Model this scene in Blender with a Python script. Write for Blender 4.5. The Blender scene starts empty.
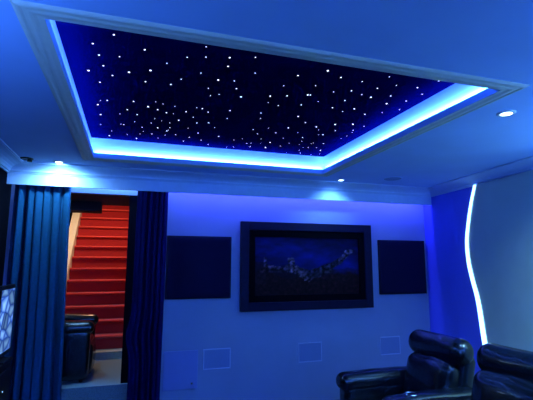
import bpy, bmesh, math, random
from mathutils import Vector, Matrix, noise
random.seed(7)
C = bpy.context.scene.collection
PI = math.pi

# ------------------------------------------------------------------ materials
def mat(name, col, rough=0.6, metal=0.0, noise_amt=0.0, nscale=20.0, bump=0.0, bscale=150.0, coat=0.0, spec=0.5, sheen=0.0):
    m = bpy.data.materials.new(name); m.use_nodes = True
    nt = m.node_tree; b = nt.nodes['Principled BSDF']
    b.inputs['Base Color'].default_value = (*col, 1); b.inputs['Roughness'].default_value = rough
    b.inputs['Metallic'].default_value = metal; b.inputs['Coat Weight'].default_value = coat
    b.inputs['Specular IOR Level'].default_value = spec; b.inputs['Sheen Weight'].default_value = sheen
    tc = nt.nodes.new('ShaderNodeTexCoord')
    if noise_amt:
        n = nt.nodes.new('ShaderNodeTexNoise'); n.inputs['Scale'].default_value = nscale; n.inputs['Detail'].default_value = 4
        nt.links.new(tc.outputs['Object'], n.inputs['Vector'])
        r = nt.nodes.new('ShaderNodeValToRGB')
        r.color_ramp.elements[0].position = .3; r.color_ramp.elements[1].position = .7
        r.color_ramp.elements[0].color = (*[c*(1-noise_amt) for c in col], 1)
        r.color_ramp.elements[1].color = (*[min(1, c*(1+noise_amt)) for c in col], 1)
        nt.links.new(n.outputs['Fac'], r.inputs['Fac']); nt.links.new(r.outputs['Color'], b.inputs['Base Color'])
    if bump:
        n2 = nt.nodes.new('ShaderNodeTexNoise'); n2.inputs['Scale'].default_value = bscale; n2.inputs['Detail'].default_value = 3
        nt.links.new(tc.outputs['Object'], n2.inputs['Vector'])
        bp = nt.nodes.new('ShaderNodeBump'); bp.inputs['Strength'].default_value = bump; bp.inputs['Distance'].default_value = .01
        nt.links.new(n2.outputs['Fac'], bp.inputs['Height']); nt.links.new(bp.outputs['Normal'], b.inputs['Normal'])
    return m
def emit(name, col, s):
    m = bpy.data.materials.new(name); m.use_nodes = True
    nt = m.node_tree; nt.nodes.clear()
    e = nt.nodes.new('ShaderNodeEmission'); e.inputs['Color'].default_value = (*col, 1); e.inputs['Strength'].default_value = s
    o = nt.nodes.new('ShaderNodeOutputMaterial'); nt.links.new(e.outputs[0], o.inputs['Surface'])
    return m
M = dict(
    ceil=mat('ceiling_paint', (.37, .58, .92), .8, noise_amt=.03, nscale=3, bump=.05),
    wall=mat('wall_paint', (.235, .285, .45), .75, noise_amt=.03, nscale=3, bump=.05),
    upst=mat('recess_paint', (.80, .82, .85), .8, bump=.03),
    plaster=mat('plaster_moulding', (.66, .66, .52), .7, noise_amt=.03, bump=.04),
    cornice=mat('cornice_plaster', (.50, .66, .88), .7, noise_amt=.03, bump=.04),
    dark=mat('dark_wall_fabric', (.002, .002, .006), .95, spec=.05, noise_amt=.2, nscale=60),
    accent=mat('blue_feature_paint', (.12, .16, .85), .8, noise_amt=.03, nscale=4),
    grey=mat('grey_green_panel_paint', (.55, .62, .50), .7, noise_amt=.04, nscale=4, bump=.05),
    star=mat('black_star_ceiling_fabric', (.0006, .001, .024), .95, spec=.0, noise_amt=.1, nscale=80),
    carpet=mat('blue_grey_carpet', (.13, .20, .24), .95, noise_amt=.25, nscale=120, bump=.5, bscale=300),
    tcarpet=mat('dark_theatre_carpet', (.05, .055, .07), .95, noise_amt=.25, nscale=120, bump=.5, bscale=300),
    stone=mat('grey_step_edge', (.30, .34, .33), .8, noise_amt=.1, nscale=40),
    rednose=mat('lit_red_carpet_nosing', (.85, .085, .07), .9, noise_amt=.1, nscale=90),  # lighter red paints in the light that the rounded step edge catches
    red=mat('red_stair_carpet', (.42, .009, .014), .9, noise_amt=.15, nscale=90, bump=.4, bscale=250, sheen=.3),
    cream=mat('cream_paint', (.80, .86, .72), .6, noise_amt=.02),
    curt=mat('navy_velvet', (.006, .062, .145), .9, spec=.1, noise_amt=.12, nscale=30, sheen=.0),
    curt2=mat('deep_navy_velvet', (.003, .005, .06), .9, spec=.05, noise_amt=.12, nscale=30),
    leather=mat('navy_black_leather', (.004, .007, .012), .27, noise_amt=.15, nscale=25, bump=.28, bscale=28, coat=.3),
    piping=mat('leather_seam', (.008, .012, .022), .5),
    plastic=mat('black_plastic', (.004, .004, .008), .4, spec=.2),
    panel=mat('navy_acoustic_fabric', (.006, .007, .030), .95, spec=.05, noise_amt=.15, nscale=150, bump=.3, bscale=400),
    frame=mat('navy_black_frame', (.005, .005, .026), .6, spec=.12, noise_amt=.1),
    liner=mat('black_frame_liner', (.001, .001, .003), .8, spec=.05),
    grille=mat('speaker_grille_fabric', (.19, .25, .46), .85, noise_amt=.05, nscale=200, bump=.2, bscale=500),
    grim=mat('speaker_rim_paint', (.34, .40, .60), .5),
    spk=mat('ceiling_speaker_mesh', (.18, .30, .50), .8, noise_amt=.1, nscale=200),
    chrome=mat('brushed_chrome', (.8, .82, .85), .2, 1.0),
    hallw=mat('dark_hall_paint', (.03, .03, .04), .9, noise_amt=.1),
    led=emit('led_ribbon_glow', (.22, .50, 1.0), 5.0),
    ledc=emit('cove_led_glow', (.03, .2, 1.0), 3.0),
    lamp=emit('downlight_lens_glow', (.60, .86, 1.0), 14.0),
    lampoff=mat('dark_lens', (.01, .02, .05), .2),
    starlight=emit('fibre_star_glow', (.72, .78, 1.0), 3.2),
    indicator=emit('indicator_glow', (.3, .6, 1.0), 2.0),
)

# ------------------------------------------------------------------ helpers
def link(name, bm, m, parent=None, smooth=False, bevel=0.0, mats=None):
    bmesh.ops.recalc_face_normals(bm, faces=bm.faces)
    me = bpy.data.meshes.new(name); bm.to_mesh(me); bm.free()
    for x in (mats or [m]): me.materials.append(x)
    if smooth:
        for p in me.polygons: p.use_smooth = True
    o = bpy.data.objects.new(name, me); C.objects.link(o)
    if parent: o.parent = parent
    if bevel:
        md = o.modifiers.new('bevel', 'BEVEL'); md.width = bevel; md.segments = 3; md.limit_method = 'ANGLE'
        me.polygons.foreach_set('use_smooth', [True]*len(me.polygons))
        wn = o.modifiers.new('wn', 'WEIGHTED_NORMAL'); wn.keep_sharp = True
    return o
def thing(name, label, cat, loc=(0, 0, 0), rz=0, group=None):
    o = bpy.data.objects.new(name, None); C.objects.link(o)
    o.location = loc; o.rotation_euler = (0, 0, rz); o['label'] = label; o['category'] = cat
    if group: o['group'] = group
    return o
def tag(o, label, cat, group=None):
    o['label'] = label; o['category'] = cat
    if group: o['group'] = group
    return o
def box(bm, x0, x1, y0, y1, z0, z1):
    vs = [bm.verts.new((x, y, z)) for z in (z0, z1) for x, y in ((x0, y0), (x1, y0), (x1, y1), (x0, y1))]
    for f in ((0, 3, 2, 1), (4, 5, 6, 7), (0, 1, 5, 4), (1, 2, 6, 5), (2, 3, 7, 6), (3, 0, 4, 7)):
        bm.faces.new([vs[i] for i in f])
def boxes(*bs):
    bm = bmesh.new()
    for b in bs: box(bm, *b)
    return bm
def prism(pts, z0, z1):
    bm = bmesh.new()
    a = [bm.verts.new((x, y, z0)) for x, y in pts]; b = [bm.verts.new((x, y, z1)) for x, y in pts]
    bm.faces.new(a[::-1]); bm.faces.new(b)
    n = len(pts)
    for i in range(n): bm.faces.new((a[i], a[(i+1) % n], b[(i+1) % n], b[i]))
    return bm
def rbox(bm, c, size, r, puff=(0, 0, 0), n=14, rot=None, wob=0.0, seed=0):
    """soft cushion: a rounded box whose faces bulge a little"""
    hx, hy, hz = [s/2 for s in size]; r = min(r, hx, hy, hz)
    tmp = bmesh.new(); bmesh.ops.create_cube(tmp, size=2)
    bmesh.ops.subdivide_edges(tmp, edges=tmp.edges[:], cuts=n, use_grid_fill=True)
    mp = {}
    def warp(t):   # denser towards the edges
        return math.sin(t*PI/2)
    for v in tmp.verts:
        u = Vector([warp(t) for t in v.co])
        p = Vector((u.x*hx, u.y*hy, u.z*hz))
        q = Vector((max(-hx+r, min(hx-r, p.x)), max(-hy+r, min(hy-r, p.y)), max(-hz+r, min(hz-r, p.z))))
        d = p-q
        if d.length > 1e-9: p = q + d.normalized()*r
        for i in range(3):
            j, k = (i+1) % 3, (i+2) % 3
            p[i] += puff[i]*u[i]*(1-u[j]**2)*(1-u[k]**2)
        if wob: p += Vector(noise.noise_vector(p*6+Vector((seed, 0, 0))))*wob
        if rot: p = rot @ p
        mp[v] = bm.verts.new(p+Vector(c))
    for f in tmp.faces: bm.faces.new([mp[v] for v in f.verts])
    tmp.free()
def cyl(bm, c, r, h, seg=32, r2=None, axis='z'):
    R = Matrix.Identity(4)
    if axis == 'x': R = Matrix.Rotation(PI/2, 4, 'Y')
    if axis == 'y': R = Matrix.Rotation(PI/2, 4, 'X')
    bmesh.ops.create_cone(bm, cap_ends=True, segments=seg, radius1=r, radius2=r if r2 is None else r2, depth=h, matrix=Matrix.Translation(c) @ R)
def tube(bm, pts, r, seg=8):
    pts = [Vector(p) for p in pts]; rings = []
    for i, p in enumerate(pts):
        t = (pts[min(i+1, len(pts)-1)]-pts[max(i-1, 0)]).normalized()
        a = t.cross(Vector((0, 0, 1)) if abs(t.z) < .9 else Vector((1, 0, 0))).normalized(); b = t.cross(a)
        rings.append([bm.verts.new(p+(a*math.cos(q)+b*math.sin(q))*r) for q in [2*PI*k/seg for k in range(seg)]])
    for A, B in zip(rings, rings[1:]):
        for k in range(seg): bm.faces.new((A[k], A[(k+1) % seg], B[(k+1) % seg], B[k]))
    bm.faces.new(rings[0]); bm.faces.new(rings[-1][::-1])
def lathe(bm, prof, c, seg=40):
    rings = [[bm.verts.new((c[0]+r*math.cos(2*PI*k/seg), c[1]+r*math.sin(2*PI*k/seg), c[2]+z)) for k in range(seg)] for r, z in prof]
    for A, B in zip(rings, rings[1:]):
        for k in range(seg): bm.faces.new((A[k], A[(k+1) % seg], B[(k+1) % seg], B[k]))
def struct(name, bm, m, **k):
    o = link(name, bm, m, **k); o['kind'] = 'structure'; return o
def area(name, loc, rot, sx, sy, col, e, spread=PI):
    l = bpy.data.lights.new(name, 'AREA'); l.shape = 'RECTANGLE'; l.size = sx; l.size_y = sy; l.energy = e; l.color = col; l.spread = spread
    o = bpy.data.objects.new(name, l); C.objects.link(o); o.location = loc; o.rotation_euler = rot; return o
def spot(name, loc, col, e, ang=100, blend=.8, rot=(0, 0, 0), size=.04):
    l = bpy.data.lights.new(name, 'SPOT'); l.energy = e; l.color = col; l.spot_size = math.radians(ang); l.spot_blend = blend; l.shadow_soft_size = size
    o = bpy.data.objects.new(name, l); C.objects.link(o); o.location = loc; o.rotation_euler = rot; return o

# ------------------------------------------------------------------ room shell
CZ, FZ = 2.45, -.30             # ceiling and floor level
XL, YW, YF, YB = -1.28, 5.17, 4.97, -1.7
def xr(y): return 4.05-.087*(5.17-y)
OX0, OX1, OY0, OY1 = -.405, 2.095, 1.90, 4.43     # opening of the star ceiling
RX0, RX1, RY0, RY1 = -.440, 2.122, 1.865, 4.470     # recess above it

struct('floor', prism([(XL-.1, YB-.1), (xr(YB)+.1, YB-.1), (xr(5.17)+.1, 5.17), (.15, 5.17), (.15, 5.13), (-1.05, 5.13), (-1.05, 5.17), (XL-.1, 5.17)], FZ-.1, FZ), M['tcarpet'])
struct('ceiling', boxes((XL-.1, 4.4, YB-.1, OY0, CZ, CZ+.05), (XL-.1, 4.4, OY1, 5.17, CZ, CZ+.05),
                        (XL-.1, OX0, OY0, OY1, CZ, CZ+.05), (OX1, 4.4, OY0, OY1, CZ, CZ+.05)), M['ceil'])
struct('trim_1', boxes((RX0-.04, RX0, RY0-.04, RY1+.04, CZ+.05, 2.665), (RX1, RX1+.04, RY0-.04, RY1+.04, CZ+.05, 2.665),
                       (RX0, RX1, RY0-.04, RY0, CZ+.05, 2.665), (RX0, RX1, RY1, RY1+.04, CZ+.05, 2.665)), M['upst'])
struct('wall_left', boxes((XL-.1, XL, YB-.1, 5.27, FZ, 2.5)), M['dark'])
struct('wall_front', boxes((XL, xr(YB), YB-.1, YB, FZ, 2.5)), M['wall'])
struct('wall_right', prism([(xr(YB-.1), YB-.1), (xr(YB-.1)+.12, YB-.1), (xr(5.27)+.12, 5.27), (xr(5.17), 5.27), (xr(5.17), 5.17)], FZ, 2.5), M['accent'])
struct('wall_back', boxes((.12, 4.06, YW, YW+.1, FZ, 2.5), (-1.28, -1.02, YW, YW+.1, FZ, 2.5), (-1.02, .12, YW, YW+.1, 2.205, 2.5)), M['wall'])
# pelmet board that hides the curtain track and the wall-washing strip
struct('trim_2', boxes((XL, xr(4.97), YF, YF+.02, 2.232, CZ)), M['cornice'], bevel=.003)

# sweep of a profile along a plan polyline (u = distance into the room, z = height)
def sweep(path, prof, closed=False, side=1):
    bm = bmesh.new(); n = len(path); P = [Vector((x, y)) for x, y in path]; rows = []
    for i in range(n):
        def nrm(a, b):
            t = (b-a).normalized(); return Vector((t.y, -t.x))*side
        if closed: n1, n2 = nrm(P[i-1], P[i]), nrm(P[i], P[(i+1) % n])
        else:
            n1 = nrm(P[i-1], P[i]) if i else nrm(P[0], P[1])
            n2 = nrm(P[i], P[i+1]) if i < n-1 else n1
            if i == 0: n1 = n2
        mtr = (n1+n2); mtr = mtr/(mtr.dot(n1))
        rows.append([bm.verts.new((P[i].x+mtr.x*u, P[i].y+mtr.y*u, z)) for u, z in prof])
    m = len(prof)
    for i in range(n if closed else n-1):
        A, B = rows[i], rows[(i+1) % n]
        for k in range(m): bm.faces.new((A[k], A[(k+1) % m], B[(k+1) % m], B[k]))
    if not closed: bm.faces.new(rows[0]); bm.faces.new(rows[-1][::-1])
    return bm
cove = [(0, CZ), (0, 2.350), (.012, 2.350), (.016, 2.362), (.030, 2.366)]
cove += [(.030+.135*(1-math.cos(t*PI/2)), 2.366+.066*math.sin(t*PI/2)) for t in (.2, .4, .6, .8, 1)]
cove += [(.172, 2.436), (.180, 2.438), (.180, CZ)]
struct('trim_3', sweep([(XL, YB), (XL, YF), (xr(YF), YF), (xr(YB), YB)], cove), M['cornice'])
mprof = [(0, CZ), (0, 2.447), (.026, 2.446), (.040, 2.441), (.052, 2.440), (.064, 2.443), (.074, 2.443), (.084, 2.439), (.096, 2.441), (.106, 2.447), (.110, CZ)]
struct('trim_4', sweep([(OX0, OY0), (OX1, OY0), (OX1, OY1), (OX0, OY1)], mprof, closed=True), M['plaster'])

# star ceiling ------------------------------------------------------
sc = thing('star_ceiling', 'black star ceiling panel dotted with white fibre points inside the lit recess', 'ceiling panel', (.85, 3.16, 2.665))
link('panel', boxes((RX0-.85, RX1-.85, RY0-3.16, RY1-3.16, 0, .03)), M['star'], sc)
stars = [(-0.279,2.281),(-0.15,2.348),(-0.27,2.486),(0.019,2.469),(-0.245,2.621),(-0.126,2.605),(0.159,2.605),(-0.228,2.763),(-0.326,2.867),(0.064,2.74),(-0.071,2.812),(-0.178,2.897),(-0.267,3.038),(0.038,2.931),(0.211,2.925),(-0.235,3.376),(-0.312,3.495),(-0.04,3.337),(0.074,3.419),(0.152,3.465),(0.28,3.344),(0.227,3.514),(-0.306,3.732),(-0.149,3.663),(-0.008,3.637),(0.141,3.698),(0.115,3.827),(-0.028,3.835),(-0.323,4.011),(-0.122,3.952),(0.04,3.979),(0.18,3.952),(0.275,3.771),(0.288,3.912),(0.269,4.019),(-0.093,4.253),(0.026,4.196),(0.137,4.16),(0.264,4.164),(0.362,4.114),(-0.264,4.346),(-0.005,4.363),(0.201,4.284),(0.345,3.674),(-0.088,3.541),(-0.236,4.18),(0.362,2.323),(0.272,2.486),(0.382,2.448),(0.523,2.411),(0.674,2.358),(0.539,2.527),(0.387,2.678),(0.732,2.568),(0.272,2.815),(0.518,2.749),(0.628,2.73),(0.477,2.909),(0.673,2.853),(0.573,2.997),(0.742,2.992),(0.949,2.911),(0.381,3.44),(0.5,3.329),(0.558,3.393),(0.726,3.303),(0.745,3.499),(0.988,3.279),(1.023,3.41),(0.457,3.555),(0.509,3.7),(0.611,3.662),(0.687,3.782),(0.453,3.874),(0.565,3.996),(0.778,4.044),(0.5,4.159),(0.461,4.316),(0.63,4.227),(0.725,4.363),(1.007,4.373),(1.046,3.726),(1.123,3.843),(1.022,4.046),(1.109,4.196),(1.147,4.176),(1.176,4.311),(1.206,3.994),(1.172,3.645),(1.331,4.088),(1.34,4.274),(1.18,2.389),(1.019,2.517),(1.31,2.455),(0.983,2.701),(1.201,2.632),(1.373,2.692),(1.07,2.867),(0.948,2.906),(1.212,2.803),(1.231,2.797),(1.341,2.899),(1.532,2.817),(1.489,2.634),(1.482,2.469),(1.597,2.673),(1.242,3.005),(1.072,3.076),(1.508,2.985),(1.628,3.037),(1.69,2.953),(1.318,3.26),(1.439,3.391),(1.718,3.356),(1.875,3.306),(1.441,3.389),(1.345,3.576),(1.583,3.471),(1.643,3.551),(1.719,3.355),(1.802,3.518),(1.745,3.673),(1.589,3.822),(1.631,3.946),(1.283,3.758),(1.414,3.905),(1.335,4.092),(1.481,4.18),(1.533,4.05),(1.77,3.967),(1.882,3.953),(1.788,4.144),(1.736,4.274),(1.797,4.39),(1.965,4.209),(2.029,4.369),(1.977,3.738),(1.346,4.293),(1.619,2.345),(1.747,2.452),(1.915,2.439),(1.645,2.536),(2.025,2.53),(1.819,2.629),(1.992,2.68),(1.878,2.774),(2.055,2.856),(1.955,2.957),(1.84,3.041),(1.688,2.951),(1.865,3.294),(1.997,3.324),(1.96,3.458),(1.984,2.298),(1.689,2.697),(1.488,2.635)]
stars = [s for s in stars if OX0 < s[0] < OX1+.05 and OY0 < s[1] < OY1+.05]
stars.sort(key=lambda s: s[0]**2+s[1]**2)
def star_bm(bm, x, y, r):
    bmesh.ops.create_icosphere(bm, subdivisions=1, radius=r, matrix=Matrix.Translation((x, y, 0)) @ Matrix.Diagonal((1, 1, .35, 1)))
sizes = [.0045, .006, .0078]
protos = []
for r in sizes:
    bm = bmesh.new(); star_bm(bm, 0, 0, r); me = bpy.data.meshes.new('star_light'); bm.to_mesh(me); bm.free(); me.materials.append(M['starlight']); protos.append(me)
for i, (x, y) in enumerate(stars[:100]):
    o = bpy.data.objects.new('star_light', random.choices(protos, [3, 4, 2])[0]); C.objects.link(o); o.parent = sc; o.location = (x-.85, y-3.16, -.001)
bm = bmesh.new()
for (x, y) in stars[100:]: star_bm(bm, x-.85, y-3.16, random.choices(sizes, [3, 4, 2])[0])
for k in range(25): star_bm(bm, random.uniform(OX0+.05, OX1)-.85, random.uniform(3.0, OY1)-3.16, .004)
o = link('star_lights', bm, M['starlight'], sc); o['kind'] = 'stuff'

# cove strips: thin LED tape on the ledge (real geometry) with its light
cz = CZ+.058
cv = thing('cove_led_strip', 'glowing blue LED tape hidden on the ledge around the star ceiling', 'LED strip', (.85, 3.16, CZ+.05))
for bx in ((RX0+.01, RX1-.01, RY1-.024, RY1-.014), (RX0+.01, RX1-.01, RY0+.014, RY0+.024), (RX0+.014, RX0+.024, RY0+.03, RY1-.03), (RX1-.022, RX1-.012, RY0+.03, RY1-.03)):
    link('led_tape', boxes((bx[0]-.85, bx[1]-.85, bx[2]-3.16, bx[3]-3.16, 0, .004)), M['ledc'], cv)
BL = (.040, .165, 1.0)
EC = 27.0
# aimed up and outward at the upstand
area('cove_light', (.85, RY1-.020, cz), (math.radians(90+70), 0, 0), 2.5, .012, BL, EC)
area('cove_light', (.85, RY0+.020, cz), (math.radians(90+70), 0, PI), 2.5, .012, BL, EC*.8)
area('cove_light', (RX0+.018, 3.16, cz), (math.radians(90+70), 0, PI/2), 2.5, .012, BL, EC*1.0)
area('cove_light', (RX1-.018, 3.16, cz), (math.radians(90+70), 0, -PI/2), 2.5, .012, BL, EC*1.15)

# pelmet strip washing the back wall
pl = thing('pelmet_led_strip', 'blue LED tape behind the pelmet board washing down the picture wall', 'LED strip', (1.4, YF+.03, 2.42))
link('led_tape', boxes((-2.6, 2.6, -.008, 0, -.005, .005)), M['ledc'], pl)
area('pelmet_light', (2.2, YF+.035, 2.40), (math.radians(20), 0, 0), 3.6, .02, (.09, .10, 1.0), 30)
area('pelmet_light', (-.4, 5.150, 2.40), (math.radians(12), 0, 0), 1.5, .012, (.22, .5, 1.0), 24)

# curved feature panel and LED ribbon on the right wall ----------------
cur = [(4.073, 2.352), (4.157, 2.15), (4.226, 1.935), (4.283, 1.684), (4.277, 1.432), (4.228, 1.216), (4.157, .961), (4.098, .494), (4.02, .10), (3.99, -.30)]
def cat(pts, n=8):
    out = []
    for i in range(len(pts)-1):
        p0, p1, p2, p3 = pts[max(i-1, 0)], pts[i], pts[i+1], pts[min(i+2, len(pts)-1)]
        for k in range(n):
            t = k/n
            out.append(tuple(.5*((2*b)+(-a+c)*t+(2*a-5*b+4*c-d)*t*t+(-a+3*b-3*c+d)*t**3) for a, b, c, d in zip(p0, p1, p2, p3)))
    out.append(pts[-1]); return out
cs = cat([(y-.035, z) for y, z in cur])
def wallpt(y, z, off): return (xr(y)-off, y, z)
bm = bmesh.new(); rows = []
for (y, z) in cs: rows.append([bm.verts.new(wallpt(yy, z, o)) for yy, o in ((y, 0), (y, .03), (YB+.02, .03), (YB+.02, 0))])
for A, B in zip(rows, rows[1:]):
    for k in range(4): bm.faces.new((A[k], A[(k+1) % 4], B[(k+1) % 4], B[k]))
bm.faces.new(rows[0]); bm.faces.new(rows[-1][::-1])
struct('trim_5', bm, M['grey'])
bm = bmesh.new(); rows = []
for (y, z) in cs:
    w = .019+.017*max(0, min(1, (2.35-z)/1.9))
    rows.append([bm.verts.new(wallpt(yy, z, o)) for yy, o in ((y-w, .031), (y-w, .040), (y+w, .040), (y+w, .031))])
for A, B in zip(rows, rows[1:]):
    for k in range(4): bm.faces.new((A[k], A[(k+1) % 4], B[(k+1) % 4], B[k]))
bm.faces.new(rows[0]); bm.faces.new(rows[-1][::-1])
tag(link('wall_led_ribbon', bm, M['led']), 'wavy glowing white-blue LED ribbon running up the right wall to the cornice', 'LED strip')

# ------------------------------------------------------------------ lamps in the ceiling
def downlight(x, y, z, label, on=True, r=.045, e=10, col=(.16, .46, 1.0), ang=110, tilt=(0, 0, 0)):
    t = thing('downlight', label, 'downlight', (x, y, z), 0, 'recessed downlights')
    bm = bmesh.new(); lathe(bm, [(r*.72, -.002), (r*.80, -.010), (r*1.05, -.010), (r*1.22, -.004), (r*1.25, 0)], (0, 0, 0)); link('trim_ring', bm, M['upst'] if on else M['plastic'], t, smooth=True)
    bm = bmesh.new(); cyl(bm, (0, 0, -.004), r*.76, .006); link('lens', bm, M['lamp'] if on else M['lampoff'], t)
    if on and e: spot('downlight_beam', (x, y, z-.02), col, e, ang, .9, tilt)
    return t
downlight(2.455, 2.20, CZ, 'bright downlight above the recliners beside the front corner of the star recess', e=75, r=.05)
downlight(2.46, 4.68, CZ, 'bright downlight by the back corner of the star recess above the framed picture', e=34, tilt=(math.radians(28), 0, 0), ang=118, r=.04)
downlight(-.76, 4.72, CZ, 'bright downlight above the curtained doorway', e=64, r=.042, ang=165, tilt=(math.radians(28), 0, 0), col=(.26, .62, 1.0))
t = downlight(-1.045, 4.67, CZ, 'unlit dark downlight in the left back corner above the curtain', on=False, r=.05)
bm = bmesh.new(); cyl(bm, (.03, -.01, -.02), .022, .03, 20); link('lamp_head', bm, M['plastic'], t)
downlight(3.15, 1.9, CZ, 'downlight in the ceiling close to the right wall', e=270, ang=135, tilt=(0, math.radians(-24), 0), col=(.30, .72, 1.0))
downlight(2.3, .2, CZ, 'downlight in the ceiling behind the recliners', e=16)

t = thing('ceiling_speaker', 'round flush speaker grille in the ceiling near the right back corner', 'speaker', (3.03, 4.42, CZ))
bm = bmesh.new(); lathe(bm, [(.105, 0), (.107, -.006), (.116, -.006), (.120, 0)], (0, 0, 0)); link('rim', bm, M['ceil'], t, smooth=True)
bm = bmesh.new(); cyl(bm, (0, 0, -.002), .106, .004, 40); link('grille', bm, M['spk'], t)

# ------------------------------------------------------------------ picture wall
t = thing('framed_picture', 'wide dark framed picture of a stretched-out figure on the back wall', 'picture', (2.21, YW, .83))
def ringbox(x0, x1, z0, z1, w, y0, y1):
    return boxes((x0, x0+w, y0, y1, z0, z1), (x1-w, x1, y0, y1, z0, z1), (x0+w, x1-w, y0, y1, z0, z0+w), (x0+w, x1-w, y0, y1, z1-w, z1))
link('frame', ringbox(-.92, .92, 0, 1.105, .105, -.055, 0), M['frame'], t, bevel=.006)
link('liner', ringbox(-.815, .815, .105, 1.0, .085, -.035, -.005), M['liner'], t, bevel=.004)
# printed artwork: colours of the print on a fine mesh
W, H, NX, NZ = 1.47, .735, 150, 76
x0, z0 = -.735, .185
bm = bmesh.new(); cl = bm.loops.layers.color.new('print')
vs = [[bm.verts.new((x0+W*i/NX, -.012, z0+H*j/NZ)) for i in range(NX+1)] for j in range(NZ+1)]
caps = [((110, 165), (113, 196), 6, (.20, .18, .26)), ((113, 196), (190, 208), 8, (.22, .18, .24)), ((90, 215), (115, 200), 6, (.16, .11, .14)), ((120, 212), (185, 212), 6, (.10, .08, .12)), ((204, 172), (207, 184), 13, (.26, .24, .30)),
        ((195, 200), (285, 228), 15, (.17, .15, .20)), ((215, 205), (270, 242), 12, (.26, .22, .26)), ((280, 225), (345, 200), 17, (.10, .10, .15)), ((285, 235), (355, 208), 10, (.13, .12, .15)),
        ((345, 200), (395, 170), 12, (.12, .12, .17)), ((395, 170), (428, 140), 9, (.20, .19, .25)), ((418, 138), (440, 133), 7, (.24, .22, .28))]
def art(px, py):
    n = noise.fractal(Vector((px*.02, py*.04, 0)), 1, 2, 4); n2 = noise.fractal(Vector((px*.09, py*.09, 5)), 1, 2, 3)
    v = (305-py)/225
    sky = Vector((.020, .035, .20))*(1+.5*n)+Vector((.02, .04, .16))*max(0, 1-abs((px-60)*.35-(py-80)*.9)/90)
    sky += Vector((.01, .03, .10))*max(0, 1-math.hypot((px-430)/60, (py-200)/40))
    g = Vector((.11, .045, .055))*(1+1.0*n2)
    k = max(0, min(1, (.46+.1*n-v)/.14)); c = sky*(1-k)+g*k
    if px < 112 and 175 < py < 262: c = c*.4+Vector((.15, .09, .13))*(.6+.3*n2)
    for a, b, r, col in caps:
        A, B, P = Vector(a), Vector(b), Vector((px, py)); h = max(0, min(1, (P-A).dot(B-A)/(B-A).length_squared)); d = (P-A-(B-A)*h).length
        rr = r*(1+.25*n2)
        if d < rr: c = Vector(col)*(.95+1.5*n2)
    return tuple(max(0, min(1, q)) for q in c)
for j in range(NZ):
    for i in range(NX):
        f = bm.faces.new((vs[j][i], vs[j][i+1], vs[j+1][i+1], vs[j+1][i]))
        for l in f.loops:
            u = (l.vert.co.x-x0)/W; v = (l.vert.co.z-z0)/H
            l[cl] = (*art(72+398*u, 305-225*v), 1)
pm = bpy.data.materials.new('printed_artwork'); pm.use_nodes = True
a = pm.node_tree.nodes.new('ShaderNodeVertexColor'); a.layer_name = 'print'
pm.node_tree.links.new(a.outputs['Color'], pm.node_tree.nodes['Principled BSDF'].inputs['Base Color']); pm.node_tree.nodes['Principled BSDF'].inputs['Roughness'].default_value = .6; pm.node_tree.nodes['Principled BSDF'].inputs['Specular IOR Level'].default_value = .08
link('canvas', bm, pm, t)
link('backing', boxes((-.815, .815, -.011, 0, .105, 1.0)), M['liner'], t)

def acoustic(xc, w, label):
    t = thing('acoustic_panel', label, 'acoustic panel', (xc, YW, .998), 0, 'acoustic panels either side of the picture')
    bm = bmesh.new(); rbox(bm, (0, -.028, .37), (w-.02, .05, .72), .012, n=10); link('fabric', bm, M['panel'], t, smooth=True)
    link('edge_frame', ringbox(-w/2, w/2, 0, .74, .012, -.046, 0), M['frame'], t, bevel=.004)
acoustic(.782, .776, 'square dark navy acoustic panel left of the picture beside the curtain')
acoustic(3.622, .740, 'square dark navy acoustic panel right of the picture near the corner')

def inwall(x, z, w, h, label):
    t = thing('wall_speaker', label, 'speaker', (x, YW, z), 0, 'flush wall speakers below the picture')
    link('rim', ringbox(-w/2, w/2, 0, h, .014, -.012, 0), M['grim'], t, bevel=.003)
    link('grille', boxes((-w/2+.014, w/2-.014, -.008, 0, .014, h-.014)), M['grille'], t)
inwall(1.02, .178, .33, .235, 'flush rectangular wall speaker nearest the curtain, low on the back wall')
inwall(2.215, .182, .325, .24, 'flush rectangular wall speaker low on the wall below the middle of the picture')
inwall(3.385, .20, .315, .238, 'flush rectangular wall speaker low on the wall just behind the far recliner')
t = thing('access_panel', 'plain square hatch low on the back wall touching the right curtain', 'panel', (.60, YW, -.015))
link('door', boxes((-.195, .195, -.010, 0, 0, .425)), mat('hatch_paint', (.20, .24, .52), .7), t, bevel=.003)
bm = bmesh.new(); cyl(bm, (.13, -.014, .06), .012, .008, 20, axis='y'); link('latch', bm, M['chrome'], t)

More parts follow.
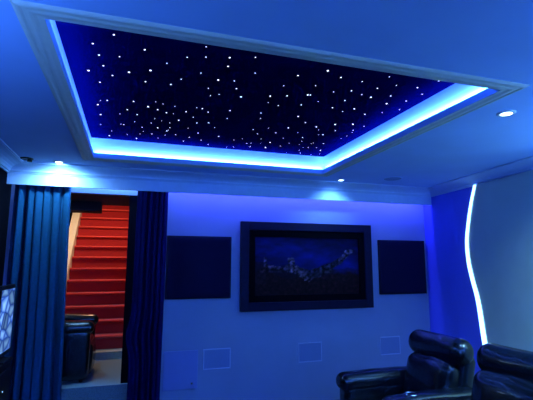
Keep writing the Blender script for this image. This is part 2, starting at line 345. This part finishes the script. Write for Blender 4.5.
# ------------------------------------------------------------------ curtains
def curtain(name, x0t, x1t, x0b, x1b, nf, m, label, amp=.042, yc=5.075, seed=1, z0=FZ+.012, z1=2.39, bulge=None):
    t = thing(name, label, 'curtain', ((x0t+x1t)/2, yc, z0), 0, 'curtains at the doorway')
    cx = (x0t+x1t)/2
    bm = bmesh.new(); NU, NV = nf*14, 40; g = []
    for j in range(NV+1):
        v = j/NV; z = z0+(z1-z0)*v; row = []
        xa = x0b+(x0t-x0b)*v; xb = x1b+(x1t-x1b)*v
        if bulge: xa -= bulge*math.exp(-((z-.62)/.16)**2)
        for i in range(NU+1):
            u = i/NU
            uu = u+.010*math.sin(u*nf*5+seed)*1.5+.004*math.sin(6*v+seed)
            ph = uu*nf*2*PI+.5*math.sin(u*9+seed)+.35*math.sin(v*2.4+u*5+seed)
            a = amp*(.55+.45*(1-v))*(.65+.5*abs(math.sin(u*7.3+seed*1.7)))
            y = a*math.sin(ph)+.35*a*math.sin(2.1*ph+seed)
            row.append(bm.verts.new((xa+(xb-xa)*u-cx+.010*math.cos(ph)*1.2, max(-.066, min(.066, y)), z-z0)))
        g.append(row)
    for j in range(NV):
        for i in range(NU): bm.faces.new((g[j][i], g[j][i+1], g[j+1][i+1], g[j+1][i]))
    o = link('drape', bm, m, t, smooth=True)
    md = o.modifiers.new('s', 'SOLIDIFY'); md.thickness = .005; md.offset = 0
    bm = bmesh.new(); tube(bm, [(x0t-cx, 0, z1-z0+.01), (x1t-cx, 0, z1-z0+.01)], .008); link('rail', bm, M['plastic'], t)
curtain('curtain', -1.235, -.69, -1.235, -.635, 6, M['curt'], 'blue velvet curtain gathered left of the doorway beside the television', seed=2, amp=.060)
curtain('curtain', .03, .375, .02, .355, 6, M['curt2'], 'dark navy curtain right of the doorway beside the acoustic panel', seed=5, bulge=.05)

# ------------------------------------------------------------------ hall and stairs behind the doorway
struct('floor_hall', boxes((-2.5, .30, 5.27, 6.5, .0, .10), (-1.02, .12, 5.145, 5.27, FZ, .10)), M['carpet'])
struct('trim_7', boxes((-.05, .12, 5.18, 5.30, .10, 2.204)), M['dark'])
struct('trim_6', boxes((-2.5, .30, 6.5, 6.74, 0, .20)), M['stone'])
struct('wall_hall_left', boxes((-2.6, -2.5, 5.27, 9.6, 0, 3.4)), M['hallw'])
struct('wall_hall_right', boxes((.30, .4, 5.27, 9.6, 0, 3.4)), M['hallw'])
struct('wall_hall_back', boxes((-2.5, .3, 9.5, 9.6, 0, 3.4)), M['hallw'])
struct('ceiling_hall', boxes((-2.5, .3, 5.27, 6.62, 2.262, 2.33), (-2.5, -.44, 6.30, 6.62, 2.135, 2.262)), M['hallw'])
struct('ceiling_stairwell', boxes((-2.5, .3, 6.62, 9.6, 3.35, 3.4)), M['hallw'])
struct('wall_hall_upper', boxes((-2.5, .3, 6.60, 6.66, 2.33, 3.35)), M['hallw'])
st = thing('staircase', 'staircase with bright red carpet and a cream side board rising beyond the doorway', 'staircase', (-.35, 6.7, .20))
SX0, SX1 = -.955, .16
for k in range(13):
    bm = bmesh.new(); z = .19*(k+1); y = .20*k
    # tread with a rounded nosing, riser set back
    pts = [(y+.02, z-.19-.002 if k else 0), (y+.02, z-.045), (y, z-.036)]
    pts += [(y-.006+.022*(1-math.cos(a)), z-.022+.022*math.sin(a)) for a in (.2, .6, 1.0, 1.4)]
    pts += [(y+.24, z), (y+.24, z-.19-.002 if k else 0)]
    A = [bm.verts.new((SX0+.35, p[0], p[1])) for p in pts]; B = [bm.verts.new((SX1+.35, p[0], p[1])) for p in pts]
    bm.faces.new(A); bm.faces.new(B[::-1])
    for i in range(len(pts)): bm.faces.new((A[i], A[(i+1) % len(pts)], B[(i+1) % len(pts)], B[i]))
    sp = link('step', bm, M['red'], st)
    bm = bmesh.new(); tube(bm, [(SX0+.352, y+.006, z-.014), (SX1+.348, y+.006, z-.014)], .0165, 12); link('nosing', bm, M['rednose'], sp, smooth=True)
bm = bmesh.new()
pts = [(-.02, -.02), (-.02, .30), (2.6, .30+2.62*.95), (2.75, .30+2.62*.95), (2.75, -.02)]
A = [bm.verts.new((-1.09+.35, *p)) for p in pts]; B = [bm.verts.new((-.96+.35, *p)) for p in pts]
bm.faces.new(A); bm.faces.new(B[::-1])
for i in range(len(pts)): bm.faces.new((A[i], A[(i+1) % len(pts)], B[(i+1) % len(pts)], B[i]))
link('side_board', bm, M['cream'], st, bevel=.006)
area('stair_lamp_light', (-.45, 7.35, 3.28), (0, 0, 0), .4, .4, (1.0, .56, .34), 42)
t = thing('ceiling_lamp', 'warm ceiling lamp over the stairs', 'lamp', (-.45, 7.35, 3.35))
bm = bmesh.new(); lathe(bm, [(.0, -.05), (.12, -.045), (.17, -.02), (.18, 0)], (0, 0, 0)); link('shade', bm, emit('warm_shade', (1, .6, .3), 2), t, smooth=True)
area('hall_lamp_light', (-1.2, 5.9, 2.20), (0, 0, 0), .3, .3, (.35, .62, 1.0), 4.5)

# ------------------------------------------------------------------ recliners
def recliner(name, label, loc, rz, cups=True, group='leather recliners'):
    t = thing(name, label, 'recliner', loc, rz, group)
    L = M['leather']
    bm = bmesh.new(); rbox(bm, (-.02, 0, .17), (.80, .60, .26), .03, n=8); link('base', bm, L, t, smooth=True)
    bm = bmesh.new(); rbox(bm, (.10, 0, .385), (.62, .56, .20), .07, (0, 0, .03), wob=.006); link('seat_cushion', bm, L, t, smooth=True)
    bm = bmesh.new(); rbox(bm, (.385, 0, .23), (.09, .55, .36), .035, (.02, 0, 0), wob=.004); link('footrest', bm, L, t, smooth=True)
    R = Matrix.Rotation(math.radians(-13), 3, 'Y')
    bm = bmesh.new(); rbox(bm, (-.37, 0, .64), (.17, .66, .66), .08, (.0, 0, .0), rot=R, wob=.006)
    bk = link('backrest', bm, L, t, smooth=True)
    bm = bmesh.new(); rbox(bm, (-.262, 0, .665), (.17, .585, .44), .08, (.03, 0, .02), rot=R, wob=.009, seed=4)
    pad = link('back_cushion', bm, L, bk, smooth=True)
    bm = bmesh.new(); rbox(bm, (-.255, 0, .475), (.14, .53, .15), .065, (.02, 0, 0), rot=R, wob=.006, seed=9); link('lumbar_cushion', bm, L, bk, smooth=True)
    bm = bmesh.new(); rbox(bm, (-.375, 0, .968), (.215, .73, .225), .105, (0, 0, 0), rot=R, wob=.006, seed=2, n=18)
    hd = link('headrest', bm, L, t, smooth=True)
    for s in (-1, 1):
        bm = bmesh.new()
        rbox(bm, (-.01, s*.378, .33), (.84, .185, .60), .06, (.0, .0, 0), n=12)
        ar = link('armrest', bm, L, t, smooth=True)
        bm = bmesh.new(); rbox(bm, (-.005, s*.378, .632), (.90, .21, .15), .07, (0, 0, .015), n=16, wob=.005, seed=s); link('arm_pad', bm, L, ar, smooth=True)
        if cups and s == 1:
            bm = bmesh.new(); lathe(bm, [(.034, -.03), (.036, .0), (.040, .006), (.047, .006), (.050, -.004)], (.21, s*.378, .715)); link('cup_holder', bm, M['chrome'], ar, smooth=True)
            bm = bmesh.new(); cyl(bm, (.21, s*.378, .702), .035, .01, 24); link('cup_well', bm, M['plastic'], ar)
    for sx in (-.33, .33):
        for sy in (-.38, .38):
            bm = bmesh.new(); cyl(bm, (sx, sy, .02), .022, .04, 20); link('foot', bm, M['plastic'], t)
    return t
recliner('recliner', 'black leather recliner with bolster headrest, the one nearest the picture wall', (2.31, 3.325, FZ), PI)
recliner('recliner', 'black leather recliner in front of the lower end of the wavy wall light', (2.16, 2.325, FZ), PI)
near = [o for o in C.objects if o.name.startswith('recliner')][-1]
near.scale = (1, 1, 1.02)
for ch in [o for o in C.objects if o.parent == near]:
    if ch.name.startswith('headrest'): ch.location = (-.02, 0, .025)
    if ch.name.startswith('backrest'):
        for g in [o for o in C.objects if o.parent == ch and o.name.startswith('back_cushion')]: g.location = (.02, 0, .055)
h = recliner('recliner', 'dark leather recliner in the hall beyond the doorway at the foot of the red stairs', (-.79, 5.74, .10), 0, cups=False)
h.scale = (.95, .95, .93)

# ------------------------------------------------------------------ television and rack at the left wall
tv = thing('television', 'small television on the black cabinet by the left curtain showing blue pebbles', 'television', (-1.02, 4.25, .62))
link('housing', boxes((-.02, .018, -.225, .235, 0, .60)), M['plastic'], tv, bevel=.006)
sm = bpy.data.materials.new('screen_pebbles'); sm.use_nodes = True
nt = sm.node_tree; nt.nodes.clear()
tc = nt.nodes.new('ShaderNodeTexCoord'); mp = nt.nodes.new('ShaderNodeMapping'); mp.inputs['Scale'].default_value = (1, .6, 1)
mp.inputs['Rotation'].default_value = (.6, 0, 0)
vo = nt.nodes.new('ShaderNodeTexVoronoi'); vo.feature = 'SMOOTH_F1'; vo.inputs['Scale'].default_value = 10.5; vo.inputs['Smoothness'].default_value = .2
ve = nt.nodes.new('ShaderNodeTexVoronoi'); ve.feature = 'DISTANCE_TO_EDGE'; ve.inputs['Scale'].default_value = 10.5
r1 = nt.nodes.new('ShaderNodeValToRGB'); r1.color_ramp.elements[0].color = (.015, .07, .45, 1); r1.color_ramp.elements[1].color = (.22, .48, 1.0, 1); r1.color_ramp.elements[0].position = .0; r1.color_ramp.elements[1].position = .30
hs = nt.nodes.new('ShaderNodeSeparateColor'); ml = nt.nodes.new('ShaderNodeMath'); ml.operation = 'MULTIPLY_ADD'; ml.inputs[1].default_value = 1.1; ml.inputs[2].default_value = .35
em = nt.nodes.new('ShaderNodeEmission'); out = nt.nodes.new('ShaderNodeOutputMaterial')
nt.links.new(tc.outputs['Object'], mp.inputs['Vector']); nt.links.new(mp.outputs[0], vo.inputs['Vector']); nt.links.new(mp.outputs[0], ve.inputs['Vector'])
nt.links.new(ve.outputs['Distance'], r1.inputs['Fac']); nt.links.new(vo.outputs['Color'], hs.inputs[0]); nt.links.new(hs.outputs[0], ml.inputs[0])
nt.links.new(r1.outputs['Color'], em.inputs['Color']); nt.links.new(ml.outputs[0], em.inputs['Strength']); nt.links.new(em.outputs[0], out.inputs['Surface'])
link('screen', boxes((.018, .020, -.19, .215, .04, .565)), sm, tv)
link('stand', boxes((-.10, .06, -.13, .13, -.035, -.02), (-.035, -.005, -.04, .04, -.02, .06)), M['plastic'], tv, bevel=.003)
rk = thing('media_cabinet', 'black media cabinet with tiny indicator lights under the television', 'cabinet', (-1.13, 4.15, FZ))
link('body', boxes((-.12, .16, -.50, .26, .03, .865)), M['plastic'], rk, bevel=.008)
link('top', boxes((-.125, .17, -.51, .27, .865, .885)), M['plastic'], rk, bevel=.004)
for z in (.06, .45): link('door', boxes((.16, .168, -.49, .25, z, z+.37)), M['plastic'], rk, bevel=.003)
link('plinth', boxes((-.11, .14, -.48, .24, 0, .03)), M['plastic'], rk)
for y, z in ((.10, .56), (.02, .66), (.18, .50)):
    bm = bmesh.new(); cyl(bm, (.170, y, z), .005, .004, 12, axis='x'); link('indicator_light', bm, M['indicator'], rk)

# unseen LED shelves added beside and behind the viewer to light the front ceiling
def shelf(loc, rz, ln, label, e, col=(.075, .26, 1.0)):
    t = thing('added_light_shelf', label, 'added light shelf', loc, rz, 'added LED fill shelves on the side and rear walls')
    link('shelf', boxes((-ln/2, ln/2, 0, .14, 0, .02), (-ln/2, ln/2, .12, .14, .02, .08)), M['wall'], t)
    link('led_tape', boxes((-ln/2+.05, ln/2-.05, .05, .06, .02, .026)), M['ledc'], t)
    d = Matrix.Rotation(rz, 3, 'Z') @ Vector((0, .08, .05))
    area('added_shelf_glow', Vector(loc)+d, (math.radians(168), 0, rz), ln-.1, .08, col, e)
shelf((1.1, YB, 1.55), 0, 4.3, 'added white light shelf on the wall opposite the picture', 400, (.115, .33, 1.0))
shelf((XL, .15, 1.55), -PI/2, 3.2, 'added white light shelf on the left wall beside the viewer', 105)
shelf((xr(.4)-.03, .4, 1.55), PI/2-.087, 3.0, 'added white light shelf on the right wall beside the viewer', 105)

# ------------------------------------------------------------------ camera and world
F = Vector((.29822047, .94256053, .15047989)); Rr = Vector((.953374017, -.301789867, .000927494)); U = Vector((-.04628753, -.14318702, .98861263))
cam = bpy.data.cameras.new('camera'); co = bpy.data.objects.new('camera', cam); C.objects.link(co)
co.matrix_world = Matrix(((Rr.x, U.x, -F.x, 0), (Rr.y, U.y, -F.y, 0), (Rr.z, U.z, -F.z, 1.4), (0, 0, 0, 1)))
cam.sensor_width = 36; cam.lens = 423.44/533*36; cam.clip_start = .05
bpy.context.scene.camera = co
w = bpy.data.worlds.new('world'); bpy.context.scene.world = w; w.use_nodes = True
w.node_tree.nodes['Background'].inputs[0].default_value = (.01, .02, .06, 1); w.node_tree.nodes['Background'].inputs[1].default_value = .1
# lift everything so that the theatre floor is at z = 0
for o in C.objects:
    if o.parent is None: o.matrix_world = Matrix.Translation((0, 0, .30)) @ (o.matrix_world if o is co else Matrix.LocRotScale(o.location, o.rotation_euler, o.scale))
vs_ = bpy.context.scene.view_settings
bpy.context.scene.display_settings.display_device = 'sRGB'
vs_.view_transform = 'Standard'; vs_.look = 'None'; vs_.exposure = 0.0; vs_.gamma = 1.0; vs_.use_curve_mapping = False
